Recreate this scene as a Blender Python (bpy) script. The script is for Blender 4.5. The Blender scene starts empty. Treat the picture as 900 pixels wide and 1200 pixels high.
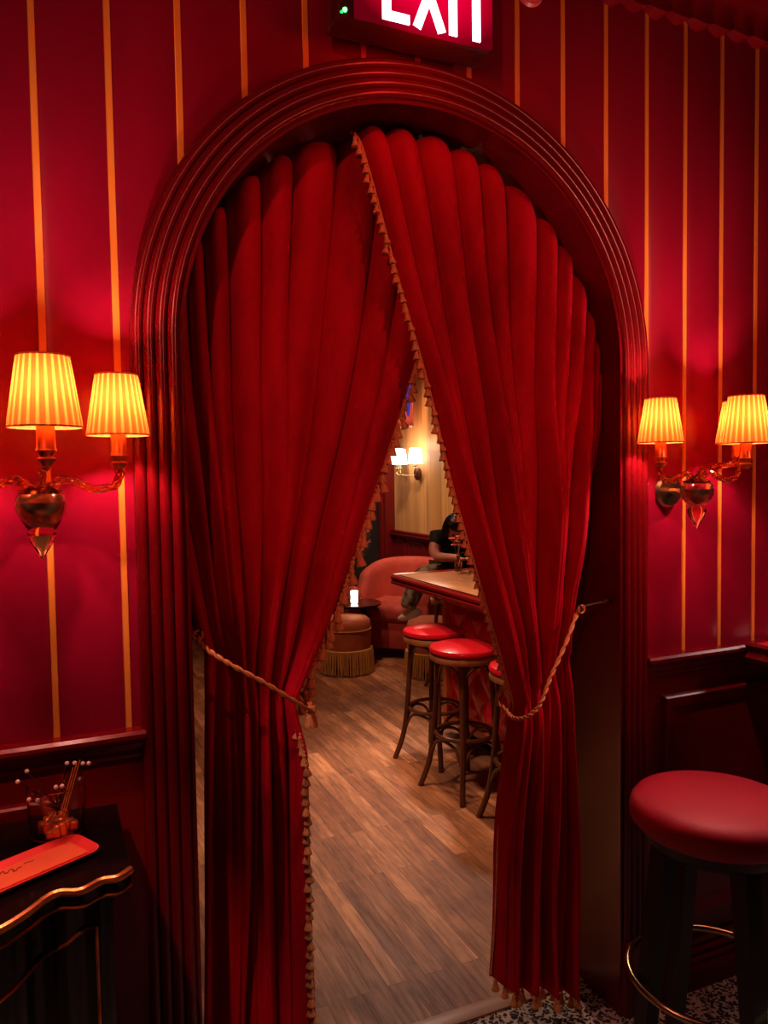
import bpy, bmesh, math, random
from mathutils import Vector, Matrix, noise
random.seed(7)
C = bpy.context.scene.collection
PI = math.pi
sc = bpy.context.scene
sc.view_settings.view_transform = 'Standard'
sc.view_settings.look = 'None'
sc.view_settings.gamma = 1
sc.view_settings.use_curve_mapping = False
sc.view_settings.exposure = 0.0

# ------------------------------------------------------------------ materials
def mat(name, col, rough=.5, metal=0., **k):
    m = bpy.data.materials.new(name); m.use_nodes = True
    b = m.node_tree.nodes['Principled BSDF']
    b.inputs['Base Color'].default_value = (*col, 1)
    b.inputs['Roughness'].default_value = rough
    b.inputs['Metallic'].default_value = metal
    for kk, v in k.items():
        b.inputs[kk.replace('_', ' ')].default_value = (*v, 1) if isinstance(v, tuple) else v
    return m
def nd(m, t, **k):
    n = m.node_tree.nodes.new(t)
    for a, v in k.items(): setattr(n, a, v)
    return n
def lk(m, a, b): m.node_tree.links.new(a, b)
def bsdf(m): return m.node_tree.nodes['Principled BSDF']
def coords(m, scale=(1,1,1), rot=(0,0,0), kind='Object'):
    tc = nd(m, 'ShaderNodeTexCoord'); mp = nd(m, 'ShaderNodeMapping')
    mp.inputs['Scale'].default_value = scale; mp.inputs['Rotation'].default_value = rot
    lk(m, tc.outputs[kind], mp.inputs['Vector']); return mp.outputs['Vector']
def ramp(m, fac, stops):
    r = nd(m, 'ShaderNodeValToRGB'); e = r.color_ramp.elements
    while len(e) > 1: e.remove(e[-1])
    for i, (p, c) in enumerate(stops):
        x = e[0] if i == 0 else e.new(p)
        x.position = p; x.color = (*c, 1) if isinstance(c, tuple) else (c, c, c, 1)
    lk(m, fac, r.inputs[0]); return r.outputs[0]
def noisetex(m, vec, scale, detail=4, rough=.5):
    n = nd(m, 'ShaderNodeTexNoise'); n.inputs['Scale'].default_value = scale
    n.inputs['Detail'].default_value = detail; n.inputs['Roughness'].default_value = rough
    lk(m, vec, n.inputs['Vector']); return n.outputs['Fac']
def bump(m, h, strength=.3, dist=.01):
    b = nd(m, 'ShaderNodeBump'); b.inputs['Strength'].default_value = strength; b.inputs['Distance'].default_value = dist
    lk(m, h, b.inputs['Height']); lk(m, b.outputs[0], bsdf(m).inputs['Normal'])
def vary(m, lo, hi, scale=6, sc3=(1,1,1), detail=5):
    v = coords(m, sc3); f = noisetex(m, v, scale, detail)
    lk(m, ramp(m, f, [(.3, lo), (.7, hi)]), bsdf(m).inputs['Base Color']); return f

M = {}
M['wall'] = m = mat('crimson lacquer wall', (.46,.005,.030), .26, Specular_IOR_Level=.4)
vary(m, (.22,.0025,.019), (.30,.0035,.026), 3, (1,1,.25))
bump(m, noisetex(m, coords(m, (9,9,.30)), 1.6, 0), .30, .012)
M['gold_stripe'] = m = mat('gilt stripe', (1,.30,.05), .40, .12)
f = vary(m, (.98,.27,.03), (1,.36,.05), 30, (1,1,.2))
M['trim'] = m = mat('oxblood gloss paint', (.15,.002,.005), .22)
bump(m, noisetex(m, coords(m, (1,1,.3)), 22, 3), .10, .004)
M['wainscot'] = m = mat('oxblood wainscot paint', (.20,.003,.004), .3)
bump(m, noisetex(m, coords(m), 18, 3), .06, .003)
M['velvet'] = m = mat('crimson velvet', (.40,.002,.006), .75, Sheen_Weight=.25, Sheen_Roughness=.4, Specular_IOR_Level=.12)
m.node_tree.nodes['Principled BSDF'].inputs['Sheen Tint'].default_value = (.9,.02,.05,1)
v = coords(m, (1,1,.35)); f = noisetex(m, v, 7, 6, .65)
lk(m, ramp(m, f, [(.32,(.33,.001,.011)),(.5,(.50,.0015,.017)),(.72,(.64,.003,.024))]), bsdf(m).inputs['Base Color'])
bump(m, noisetex(m, coords(m), 260, 2), .15, .002)
M['tassel'] = m = mat('amber tassel yarn', (.62,.19,.05), .7)
v = coords(m, (1,1,.15)); lk(m, ramp(m, noisetex(m, v, 400, 2), [(.35,(.58,.19,.06)),(.65,(.90,.40,.14))]), bsdf(m).inputs['Base Color'])
M['cord'] = m = mat('gold cord', (.70,.25,.07), .55)
M['fringe'] = m = mat('gold bullion fringe', (.68,.38,.10), .6)
M['carpet'] = m = mat('leopard carpet', (.5,.4,.3), .95)
v = coords(m)
warp = nd(m, 'ShaderNodeTexNoise'); warp.inputs['Scale'].default_value = 30; lk(m, v, warp.inputs['Vector'])
mx = nd(m, 'ShaderNodeMix', data_type='RGBA'); mx.inputs[0].default_value = .045
lk(m, v, mx.inputs[6]); lk(m, warp.outputs['Color'], mx.inputs[7])
vo = nd(m, 'ShaderNodeTexVoronoi'); vo.inputs['Scale'].default_value = 88; lk(m, mx.outputs[2], vo.inputs['Vector'])
lk(m, ramp(m, vo.outputs['Distance'], [(.0,(.16,.10,.06)),(.16,(.025,.015,.012)),(.46,(.03,.018,.014)),(.58,(.60,.52,.44))]), bsdf(m).inputs['Base Color'])
bump(m, noisetex(m, coords(m), 300, 2), .5, .004)
def wood_floor():
    m = mat('oak strip floor', (.4,.2,.1), .38)
    v = coords(m, (1,1,1), (0,0,PI/2))
    br = nd(m, 'ShaderNodeTexBrick'); lk(m, v, br.inputs['Vector'])
    br.offset = .37; br.offset_frequency = 2
    br.inputs['Scale'].default_value = 1; br.inputs['Brick Width'].default_value = .95; br.inputs['Row Height'].default_value = .062
    br.inputs['Mortar Size'].default_value = .0009; br.inputs['Mortar Smooth'].default_value = .2
    br.inputs['Color1'].default_value = (0,0,0,1); br.inputs['Color2'].default_value = (1,1,1,1); br.inputs['Mortar'].default_value = (.5,.5,.5,1)
    base = ramp(m, br.outputs['Color'], [(0,(.34,.14,.055)),(.5,(.54,.25,.105)),(1,(.80,.42,.19))])
    # grain warped along the plank, shifted per plank
    g0 = coords(m, (1,.09,1)); add = nd(m, 'ShaderNodeVectorMath', operation='ADD')
    sc_ = nd(m, 'ShaderNodeVectorMath', operation='SCALE'); sc_.inputs['Scale'].default_value = 7.3
    lk(m, br.outputs['Color'], sc_.inputs[0]); lk(m, g0, add.inputs[0]); lk(m, sc_.outputs[0], add.inputs[1])
    g = noisetex(m, add.outputs[0], 62, 8, .68)
    g2 = noisetex(m, add.outputs[0], 9, 4, .6)
    wv = nd(m, 'ShaderNodeMath', operation='MULTIPLY'); wv.inputs[1].default_value = 42
    lk(m, g2, wv.inputs[0]); sn = nd(m, 'ShaderNodeMath', operation='SINE'); lk(m, wv.outputs[0], sn.inputs[0])
    ring = ramp(m, sn.outputs[0], [(0,.62),(.45,1.),(1,1.)])
    gr = ramp(m, g, [(.32,.35),(.55,1.)])
    a = nd(m, 'ShaderNodeMix', data_type='RGBA', blend_type='MULTIPLY'); a.inputs[0].default_value = .75
    lk(m, base, a.inputs[6]); lk(m, gr, a.inputs[7])
    b = nd(m, 'ShaderNodeMix', data_type='RGBA', blend_type='MULTIPLY'); b.inputs[0].default_value = .6
    lk(m, a.outputs[2], b.inputs[6]); lk(m, ring, b.inputs[7])
    d = nd(m, 'ShaderNodeMix', data_type='RGBA', blend_type='MULTIPLY'); d.inputs[0].default_value = .8
    lk(m, b.outputs[2], d.inputs[6]); lk(m, ramp(m, br.outputs['Fac'], [(0,1.),(1,.12)]), d.inputs[7])
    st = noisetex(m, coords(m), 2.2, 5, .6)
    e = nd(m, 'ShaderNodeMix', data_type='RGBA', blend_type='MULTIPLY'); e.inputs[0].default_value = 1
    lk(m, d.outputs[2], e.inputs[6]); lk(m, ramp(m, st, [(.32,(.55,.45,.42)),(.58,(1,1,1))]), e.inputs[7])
    lk(m, e.outputs[2], bsdf(m).inputs['Base Color'])
    lk(m, ramp(m, g, [(.3,.62),(.7,.48)]), bsdf(m).inputs['Roughness'])
    bump(m, g, .25, .003)
    return m
M['floor'] = wood_floor()
M['threshold'] = m = mat('worn wood threshold', (.42,.26,.17), .4); vary(m, (.30,.18,.12), (.48,.31,.21), 20, (.3,3,1))
M['gold_panel'] = m = mat('tan grasscloth panelling', (.62,.38,.17), .5)
v = coords(m, (1,1,.02)); f = noisetex(m, v, 60, 3)
f2 = noisetex(m, coords(m, (1,1,.03)), 9, 3)
a = nd(m, 'ShaderNodeMix', data_type='RGBA', blend_type='MULTIPLY'); a.inputs[0].default_value = 1
lk(m, ramp(m, f, [(.3,(.54,.27,.09)),(.7,(.80,.46,.18))]), a.inputs[6]); lk(m, ramp(m, f2, [(.35,.72),(.6,1.)]), a.inputs[7])
lk(m, a.outputs[2], bsdf(m).inputs['Base Color'])
M['floral'] = m = mat('black floral wallpaper', (.01,.006,.006), .7)
v = coords(m); wn = nd(m, 'ShaderNodeTexNoise'); wn.inputs['Scale'].default_value = 14; wn.inputs['Detail'].default_value = 5; lk(m, v, wn.inputs['Vector'])
mx = nd(m, 'ShaderNodeMix', data_type='RGBA'); mx.inputs[0].default_value = .09; lk(m, v, mx.inputs[6]); lk(m, wn.outputs['Color'], mx.inputs[7])
vo = nd(m, 'ShaderNodeTexVoronoi'); vo.inputs['Scale'].default_value = 3.6; vo.inputs['Randomness'].default_value = .7; lk(m, mx.outputs[2], vo.inputs['Vector'])
vp = nd(m, 'ShaderNodeTexVoronoi'); vp.inputs['Scale'].default_value = 24; lk(m, mx.outputs[2], vp.inputs['Vector'])
mk = ramp(m, vo.outputs['Distance'], [(.30,1.),(.40,0.)])
pc = ramp(m, vp.outputs['Distance'], [(.0,(.75,.22,.20)),(.3,(.45,.09,.08)),(.55,(.05,.01,.01))])
a = nd(m, 'ShaderNodeMix', data_type='RGBA'); lk(m, mk, a.inputs[0]); a.inputs[6].default_value = (.008,.005,.006,1); lk(m, pc, a.inputs[7])
lk(m, a.outputs[2], bsdf(m).inputs['Base Color'])
M['far_wainscot'] = mat('far wainscot', (.16,.008,.010), .22)
M['dark_wall'] = mat('dark plum wall', (.02,.003,.004), .5)
M['ceiling'] = mat('deep red ceiling', (.25,.01,.015), .5)
M['black'] = mat('black lacquer', (.006,.004,.004), .12)
M['matte_black'] = mat('black stool paint', (.008,.004,.004), .4)
M['gilt'] = m = mat('antique gilt', (.75,.25,.07), .3, .8); vary(m, (.45,.12,.03), (.9,.35,.10), 25)
M['brass'] = m = mat('aged brass', (.60,.42,.20), .25, 1.); vary(m, (.40,.26,.12), (.75,.55,.30), 12)
M['red_vinyl'] = m = mat('red upholstery', (.50,.005,.028), .55); bump(m, noisetex(m, coords(m), 400, 2), .2, .001)
M['red_leather'] = m = mat('bright red leather', (.70,.015,.03), .19); bump(m, noisetex(m, coords(m), 40, 4), .15, .004)
M['bentwood'] = m = mat('dark bentwood', (.10,.035,.018), .25); vary(m, (.06,.02,.012), (.15,.055,.025), 14, (1,1,.2))
M['seat_wood'] = m = mat('honey seat rim', (.42,.17,.06), .3); vary(m, (.32,.12,.04), (.5,.22,.08), 20)
M['coral'] = m = mat('coral velvet', (.55,.07,.05), .7, Sheen_Weight=.12); vary(m, (.48,.055,.04), (.62,.09,.06), 9)
M['rust'] = m = mat('rust velvet', (.48,.12,.035), .6, Sheen_Weight=.08); vary(m, (.36,.08,.02), (.55,.15,.05), 8)
M['bar_wood'] = m = mat('mahogany bar edge', (.22,.012,.012), .12); 
M['bar_top'] = m = mat('honey bar top', (.42,.20,.08), .2); vary(m, (.32,.13,.05), (.55,.28,.12), 8, (1,.3,1))
M['frame_wood'] = m = mat('orange frame wood', (.62,.16,.04), .3)
M['glass'] = mat('clear glass', (1,.93,.86), .03, 0, Transmission_Weight=1., IOR=1.45)
M['amber_glass'] = mat('amber tinted glass', (1,.62,.38), .05, 0, Transmission_Weight=1., IOR=1.45)
M['skin'] = m = mat('skin', (.62,.26,.18), .5); vary(m, (.56,.22,.15), (.66,.29,.20), 12)
M['hair'] = mat('black hair', (.008,.005,.005), .35)
M['black_cloth'] = mat('black cloth', (.010,.008,.009), .8)
M['camo'] = m = mat('olive patterned cloth', (.15,.13,.07), .8)
v = coords(m); lk(m, ramp(m, noisetex(m, v, 22, 3), [(.4,(.06,.055,.03)),(.5,(.22,.20,.12)),(.62,(.38,.34,.22))]), bsdf(m).inputs['Base Color'])
M['white'] = mat('off white', (.75,.68,.62), .5)
M['tray_pink'] = mat('coral tray', (.95,.06,.06), .25)
M['paper'] = m = mat('orange paper', (.95,.16,.05), .7); vary(m, (.9,.14,.045), (1,.19,.06), 10)
M['ink'] = mat('brown ink', (.18,.02,.01), .7)
M['plastic'] = mat('red device plastic', (.62,.08,.08), .35)
M['sign_body'] = mat('sign housing', (.05,.002,.003), .3)
M['pearl'] = mat('pearl pick head', (.85,.70,.62), .15)
def emis(name, col, s):
    m = bpy.data.materials.new(name); m.use_nodes = True; nt = m.node_tree; nt.nodes.clear()
    e = nt.nodes.new('ShaderNodeEmission'); e.inputs[0].default_value = (*col,1); e.inputs[1].default_value = s
    o = nt.nodes.new('ShaderNodeOutputMaterial'); nt.links.new(e.outputs[0], o.inputs[0]); return m
M['letter'] = emis('lit letter', (1,.62,.66), 5)
M['sign_face'] = emis('sign face', (1,.0,.02), .85)
m = M['sign_face']; g_ = nd(m, 'ShaderNodeMapping'); tc = nd(m, 'ShaderNodeTexCoord'); g_.inputs['Location'].default_value = (-.12,0,.0); g_.inputs['Scale'].default_value = (5.2,0,7.6)
gt = nd(m, 'ShaderNodeTexGradient', gradient_type='SPHERICAL'); lk(m, tc.outputs['Object'], g_.inputs[0]); lk(m, g_.outputs[0], gt.inputs[0])
lk(m, ramp(m, gt.outputs['Fac'], [(0,(.16,.0,.006)),(.25,(.55,.0,.02)),(.6,(1,.0,.045))]), m.node_tree.nodes['Emission'].inputs[0])
M['led'] = emis('green led', (.1,1,.15), 6)
M['flame'] = emis('candle glass glow', (1,.86,.66), 6)
M['bulb'] = emis('bulb glow', (1,.62,.25), 10)
M['blue'] = emis('blue neon glow', (.10,.07,.55), .55)
def shade_mat(name, dcol, tcol, glow, n):
    m = bpy.data.materials.new(name); m.use_nodes = True; nt = m.node_tree; nt.nodes.clear()
    L = nt.links.new; N = nt.nodes.new
    o = N('ShaderNodeOutputMaterial'); d = N('ShaderNodeBsdfDiffuse'); t = N('ShaderNodeBsdfTranslucent')
    e = N('ShaderNodeEmission'); a = N('ShaderNodeMixShader'); b = N('ShaderNodeAddShader')
    tc = N('ShaderNodeTexCoord'); sp = N('ShaderNodeSeparateXYZ'); at = N('ShaderNodeMath'); at.operation = 'ARCTAN2'
    mu = N('ShaderNodeMath'); mu.operation = 'MULTIPLY'; mu.inputs[1].default_value = n
    si = N('ShaderNodeMath'); si.operation = 'SINE'; cr = N('ShaderNodeValToRGB'); mx = N('ShaderNodeMix'); mx.data_type = 'RGBA'; mx.blend_type = 'MULTIPLY'; mx.inputs[0].default_value = 1
    L(tc.outputs['Object'], sp.inputs[0]); L(sp.outputs[1], at.inputs[0]); L(sp.outputs[0], at.inputs[1]); L(at.outputs[0], mu.inputs[0]); L(mu.outputs[0], si.inputs[0]); L(si.outputs[0], cr.inputs[0])
    cr.color_ramp.elements[0].position = 0; cr.color_ramp.elements[0].color = (.42,.34,.3,1); cr.color_ramp.elements[1].position = .75; cr.color_ramp.elements[1].color = (1,1,1,1)
    L(cr.outputs[0], mx.inputs[6]); mx.inputs[7].default_value = (*tcol,1); L(mx.outputs[2], t.inputs[0])
    d.inputs[0].default_value = (*dcol,1); a.inputs[0].default_value = .5
    e.inputs[0].default_value = (*dcol,1); e.inputs[1].default_value = glow
    L(d.outputs[0], a.inputs[1]); L(t.outputs[0], a.inputs[2]); L(a.outputs[0], b.inputs[0]); L(e.outputs[0], b.inputs[1]); L(b.outputs[0], o.inputs[0])
    return m
M['shade'] = shade_mat('pleated amber silk', (.8,.16,.03), (.28,.070,.0085), .10, 24)
M['shade_far'] = shade_mat('white silk shade', (.95,.78,.70), (.5,.4,.34), 4.0, 24)

# ------------------------------------------------------------------ mesh helpers
def tag(o, label=None, cat=None, group=None, kind=None):
    for k, v in (('label',label),('category',cat),('group',group),('kind',kind)):
        if v: o[k] = v
    return o
def link(name, bm, m, parent=None, smooth=True, angle=40):
    me = bpy.data.meshes.new(name); bmesh.ops.recalc_face_normals(bm, faces=bm.faces[:]); bm.to_mesh(me); bm.free()
    for x in (m if isinstance(m, (list,tuple)) else [m]): me.materials.append(x)
    if smooth:
        me.polygons.foreach_set('use_smooth', [True]*len(me.polygons))
        me.set_sharp_from_angle(angle=math.radians(angle))
    o = bpy.data.objects.new(name, me); C.objects.link(o)
    if parent: o.parent = parent
    return o
def empty(name, loc, rz=0, **k):
    o = bpy.data.objects.new(name, None); C.objects.link(o); o.location = loc; o.rotation_euler = (0,0,rz)
    o.empty_display_size = .05
    tag(o, **k); return o
def copy_tree(o, parent=None):
    c = o.copy(); C.objects.link(c)
    if parent: c.parent = parent
    for ch in [x for x in C.objects if x.parent == o]: copy_tree(ch, c)
    return c
def box(bm, lo, hi, bev=0, seg=2, rot=None):
    r = bmesh.ops.create_cube(bm, size=1); vs = r['verts']
    for v in vs:
        v.co = Vector([lo[i] + (v.co[i]+.5)*(hi[i]-lo[i]) for i in range(3)])
    if bev:
        es = list({e for v in vs for e in v.link_edges})
        g = bmesh.ops.bevel(bm, geom=vs+es, offset=bev, segments=seg, affect='EDGES', profile=.5)
        vs = [v for v in g['verts']]
    if rot is not None:
        allv = set(vs)
        bmesh.ops.transform(bm, matrix=rot, verts=list(allv))
    return vs
def lathe(bm, prof, n=32, cen=(0,0,0), close=True, mod=None):
    rings = []
    for i, (r, z) in enumerate(prof):
        ring = []
        for k in range(n):
            a = 2*PI*k/n; rr = r*(mod(a, i/(len(prof)-1)) if mod else 1)
            ring.append(bm.verts.new((cen[0]+rr*math.cos(a), cen[1]+rr*math.sin(a), cen[2]+z)))
        rings.append(ring)
    for a, b in zip(rings, rings[1:]):
        for k in range(n): bm.faces.new((a[k], a[(k+1)%n], b[(k+1)%n], b[k]))
    if close:
        if prof[0][0] > 1e-4: bm.faces.new(rings[0][::-1])
        if prof[-1][0] > 1e-4: bm.faces.new(rings[-1])
    return rings
def tube(bm, pts, r, n=10, closed=False, cap=True, sq=None):
    pts = [Vector(p) for p in pts]; N = len(pts); rs = r if isinstance(r, (list,tuple)) else [r]*N
    rings = []; prev = None
    for i, p in enumerate(pts):
        if closed: t = pts[(i+1)%N]-pts[i-1]
        else: t = pts[min(i+1,N-1)]-pts[max(i-1,0)]
        t.normalize()
        if prev is None:
            up = Vector((0,0,1)) if abs(t.z) < .9 else Vector((1,0,0))
            a = t.cross(up).normalized()
        else:
            a = (prev - t*prev.dot(t)).normalized()
        prev = a; b = t.cross(a)
        ring = []
        for k in range(n):
            an = 2*PI*k/n + (PI/4 if n == 4 else 0)
            ring.append(bm.verts.new(p + (a*math.cos(an)+b*math.sin(an))*rs[i]))
        rings.append(ring)
    M_ = N if closed else N-1
    for i in range(M_):
        A = rings[i]; B = rings[(i+1)%N]
        off = 0
        if closed and i == N-1:
            off = min(range(n), key=lambda o: (A[0].co-B[o].co).length)
        for k in range(n): bm.faces.new((A[k], A[(k+1)%n], B[(k+1+off)%n], B[(k+off)%n]))
    if cap and not closed: bm.faces.new(rings[0][::-1]); bm.faces.new(rings[-1])
def spline(pts, n=8):
    pts = [Vector(p) for p in pts]; out = []
    for i in range(len(pts)-1):
        p0 = pts[max(i-1,0)]; p1 = pts[i]; p2 = pts[i+1]; p3 = pts[min(i+2,len(pts)-1)]
        for k in range(n):
            t = k/n
            out.append(.5*((2*p1)+(p2-p0)*t+(2*p0-5*p1+4*p2-p3)*t*t+(3*p1-p0-3*p2+p3)*t**3))
    out.append(pts[-1]); return out
def lerp(a, b, t): return a+(b-a)*t
def sm(a, b, x):
    t = max(0, min(1, (x-a)/(b-a))); return t*t*(3-2*t)
def interp(tab, x):
    if x <= tab[0][0]: return tab[0][1]
    for (a, u), (b, v) in zip(tab, tab[1:]):
        if x <= b: return lerp(u, v, (x-a)/(b-a))
    return tab[-1][1]
def B(): return bmesh.new()

# ------------------------------------------------------------------ setting
CX, SP, RO, RI = .832, 1.78, .668, .567      # arch centre, spring height, outer and inner radius
FZ = 2.95
def struct(name, bm, m, **k): return tag(link(name, bm, m, **k), kind='structure')
bm = B(); box(bm, (-1.7,-3.6,-.05), (3.6,.13,0)); struct('carpet_floor', bm, M['carpet']).name = 'floor_front'
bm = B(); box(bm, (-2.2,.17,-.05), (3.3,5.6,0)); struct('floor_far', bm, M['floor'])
bm = B(); box(bm, (.10,.125,-.05), (1.56,.18,.006), .003); struct('trim_threshold', bm, M['threshold'])
bm = B(); box(bm, (-1.7,-3.6,FZ), (3.6,.02,FZ+.05)); struct('ceiling_front', bm, M['ceiling'])
bm = B(); box(bm, (-2.2,.25,2.75), (3.3,5.6,2.8)); struct('ceiling_far', bm, M['ceiling'])
def arch_low(x, R, base=0.):
    d = abs(x-CX)
    return SP+math.sqrt(R*R-d*d) if d < R else base
# wall face with shallow padded panels between gilt stripes
S0, SD = .003, .1373
bm = B(); xs = []
nsub = 14
k0, k1 = -12, 26
for k in range(k0, k1):
    for j in range(nsub): xs.append(S0+SD*k+SD*j/nsub)
prev = None
RW = .615
xs += [CX-RW, CX+RW, CX-RW+.0005, CX+RW-.0005]; xs.sort()
def bulge(x):
    t = ((x-S0)/SD) % 1.
    return -.0045*(math.sin(PI*t)**.55)
zs = 14
for x in xs:
    lo = arch_low(x, RW, .93)
    col = [bm.verts.new((x, bulge(x), lerp(lo, FZ, j/zs))) for j in range(zs+1)]
    if prev:
        for j in range(zs): bm.faces.new((prev[j], col[j], col[j+1], prev[j+1]))
    prev = col
struct('wall_back', bm, M['wall'], angle=80)
# core of the partition behind the lining
bm = B(); prev = None
cs = sorted([-2.2, 3.7, CX-RW-.001, CX+RW+.001] + [CX-RW+2*RW*i/48 for i in range(49)])
for x in cs:
    lo = arch_low(x, RW-.0005, 0.)
    col = [bm.verts.new(p) for p in ((x,.012,lo),(x,.012,FZ),(x,.25,FZ),(x,.25,lo))]
    if prev:
        for j in range(4): bm.faces.new((prev[j], col[j], col[(j+1)%4], prev[(j+1)%4]))
    prev = col
struct('wall_partition', bm, M['dark_wall'], smooth=False)
# stripes
for k in range(-9, 24):
    x = S0+SD*k; lo = arch_low(x, .64, .985)
    bm = B(); box(bm, (x-.0068,-.0035,lo), (x+.0068,.002,FZ), .0012, 1)
    o = struct('trim_1', bm, M['gold_stripe'])
# other walls
bm = B(); box(bm, (-1.75,-3.6,0), (-1.7,0,FZ)); struct('wall_left', bm, M['wall'])
bm = B(); box(bm, (3.6,-3.6,0), (3.65,0,FZ)); struct('wall_right', bm, M['wall'])
bm = B(); box(bm, (-1.7,-3.65,0), (3.6,-3.6,FZ)); struct('wall_front', bm, M['wall'])
# arch architrave: a reeded profile swept along leg, semicircle, leg
prof = [(.613,.006),(.668,.0),(.668,-.018)]
for i in range(4):                                         # four reeds
    r0 = .668-i*.0235; 
    for q in range(7):
        a = PI*q/6; prof.append((r0-.0117+.0117*math.cos(a), -.020-i*.004-.0125*math.sin(a)))
prof += [(.573,-.032),(.569,-.036),(.564,-.034),(RI,-.028),(RI,.262),(.566,.268),(.60,.270),(.613,.262)]
path = [(-1, 0.), (-1, .6), (-1, 1.2)] + [('a', PI - PI*i/64) for i in range(65)] + [(1, 1.2), (1, .6), (1, 0.)]
bm = B(); rings = []
for s, v in path:
    if s == 'a': ring = [bm.verts.new((CX+r*math.cos(v), y, SP+r*math.sin(v))) for r, y in prof]
    else: ring = [bm.verts.new((CX+s*r, y, v)) for r, y in prof]
    rings.append(ring)
n = len(prof)
for a, b in zip(rings, rings[1:]):
    for k in range(n): bm.faces.new((a[k], a[(k+1)%n], b[(k+1)%n], b[k]))
struct('trim_arch', bm, M['trim'], angle=50)
bm = B(); rg = []  # added lip behind the curtain tops, blocks light leaking from the far room
for i in range(65):
    a = PI-PI*i/64; w = .034*sm(0,.12,min(i,64-i)/64)+.003
    rg.append([bm.verts.new((CX+q*math.cos(a), y, SP+q*math.sin(a))) for q, y in ((RI+.004,.200),(RI-w,.204),(RI-w,.250),(RI+.004,.258))])
for a, b in zip(rg, rg[1:]):
    for k in range(4): bm.faces.new((a[k], a[(k+1)%4], b[(k+1)%4], b[k]))
bm.faces.new(rg[0]); bm.faces.new(rg[-1][::-1])
struct('light_block_lip', bm, M['trim'], angle=40)
# plinth blocks at the arch feet
for s in (-1, 1):
    bm = B(); a, b = sorted((CX+s*.676, CX+s*(RI+.002)))
    box(bm, (a,-.05,0), (b,-.0,.20), .006); box(bm, (a,-.055,.195), (b,0,.212), .006)
    struct('trim_plinth', bm, M['trim'])
# chair rail, wainscot, baseboard on either side of the arch
def extr(bm, pr, x0, x1):
    A = [bm.verts.new((x0,y,z)) for y,z in pr]; Bv = [bm.verts.new((x1,y,z)) for y,z in pr]; n = len(pr)
    for k in range(n): bm.faces.new((A[k], A[(k+1)%n], Bv[(k+1)%n], Bv[k]))
    bm.faces.new(A[::-1]); bm.faces.new(Bv)
rail = [(.005,.925),(-.012,.925),(-.016,.932),(-.014,.94),(-.022,.95),(-.024,.957),(-.034,.962),(-.042,.972),(-.042,.98),(-.036,.986),(.005,.986)]
basep = [(.005,0),(-.040,0),(-.040,.060),(-.036,.066),(-.030,.072),(-.034,.079),(-.034,.087),(-.024,.092),(-.028,.099),(-.028,.108),(-.018,.114),(-.021,.121),(-.020,.130),(-.010,.136),(.005,.138)]
for side, x0, x1 in (('left', -1.7, CX-RO+.006), ('right', CX+RO-.006, 3.6)):
    bm = B(); extr(bm, rail, x0, x1); struct('trim_rail_'+side, bm, M['trim'], angle=30)
    bm = B(); box(bm, (x0,-.002,0), (x1,.01,.93)); struct('wall_wainscot_'+side, bm, M['wainscot'])
    bm = B(); extr(bm, basep, x0, x1); struct('baseboard_'+side, bm, M['trim'], angle=30)
def panel_frame(x0, x1, z0, z1):
    bm = B(); w = .040
    pr = [(0,0),(.002,-.014),(.006,-.018),(.012,-.016),(w-.004,-.004),(w,-.003),(w,0)]
    cor = [(x0,z0,1,1),(x1,z0,-1,1),(x1,z1,-1,-1),(x0,z1,1,-1)]
    rg = [[bm.verts.new((x+sx*d, -.002+y, z+sz*d)) for d, y in pr] for x,z,sx,sz in cor]
    for i in range(4):
        a, b = rg[i], rg[(i+1)%4]
        for k in range(len(pr)): bm.faces.new((a[k], a[(k+1)%len(pr)], b[(k+1)%len(pr)], b[k]))
    struct('trim_panel', bm, M['wainscot'], angle=30)
panel_frame(1.57, 2.75, .205, .865); panel_frame(2.9, 3.5, .205, .865); panel_frame(-1.5, .02, .205, .865)
# ceiling cornice with scalloped lower edge
bm = B(); prev = None
pr0 = [(.004,2.93),(-.16,2.93),(-.16,2.90),(-.135,2.885),(-.120,2.86),(-.105,2.835),(-.095,2.80),(-.060,2.78),(-.050,2.765),(-.030,2.745),(-.028,2.71),(.004,2.71)]
N = 560
for i in range(N+1):
    x = -1.7+5.3*i/N; s = abs(math.sin(PI*x/.075)); s2 = abs(math.sin(PI*(x/.11+.3)))
    ring = []
    for j, (y, z) in enumerate(pr0):
        if j in (10, 11): z += .018*(1-s)
        if j in (9, 10): y -= .016*s
        if j in (5, 6): y -= .018*s2
        ring.append(bm.verts.new((x, y, z)))
    if prev:
        n = len(pr0)
        for k in range(n): bm.faces.new((prev[k], prev[(k+1)%n], ring[(k+1)%n], ring[k]))
    prev = ring
struct('trim_cornice', bm, M['trim'], angle=50)
# far room shell
bm = B(); box(bm, (-2.2,5.5,0), (3.3,5.56,2.75)); struct('wall_far_back', bm, M['floral'])
bm = B(); box(bm, (3.2,.25,.94), (3.26,5.5,2.75)); struct('wall_far_right', bm, M['gold_panel'])
bm = B(); box(bm, (3.18,.25,0), (3.26,5.5,.94)); struct('wall_far_right_wainscot', bm, M['far_wainscot'])
bm = B()
for z, d in ((.90,.05),(.925,.03)): box(bm, (3.18-d,.25,z), (3.2,5.5,z+.022), .006)
box(bm, (3.15,.25,0), (3.19,5.5,.14), .006); struct('trim_far_rail', bm, M['far_wainscot'])
bm = B()
for k in range(12):
    y = 5.42-.42*k
    box(bm, (3.168,y-.34,.84), (3.182,y,.86), .004); box(bm, (3.168,y-.34,.2), (3.182,y,.22), .004)
    box(bm, (3.168,y-.02,.2), (3.182,y,.86), .004); box(bm, (3.168,y-.34,.2), (3.182,y-.32,.86), .004)
struct('trim_far_panels', bm, M['far_wainscot'])
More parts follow.
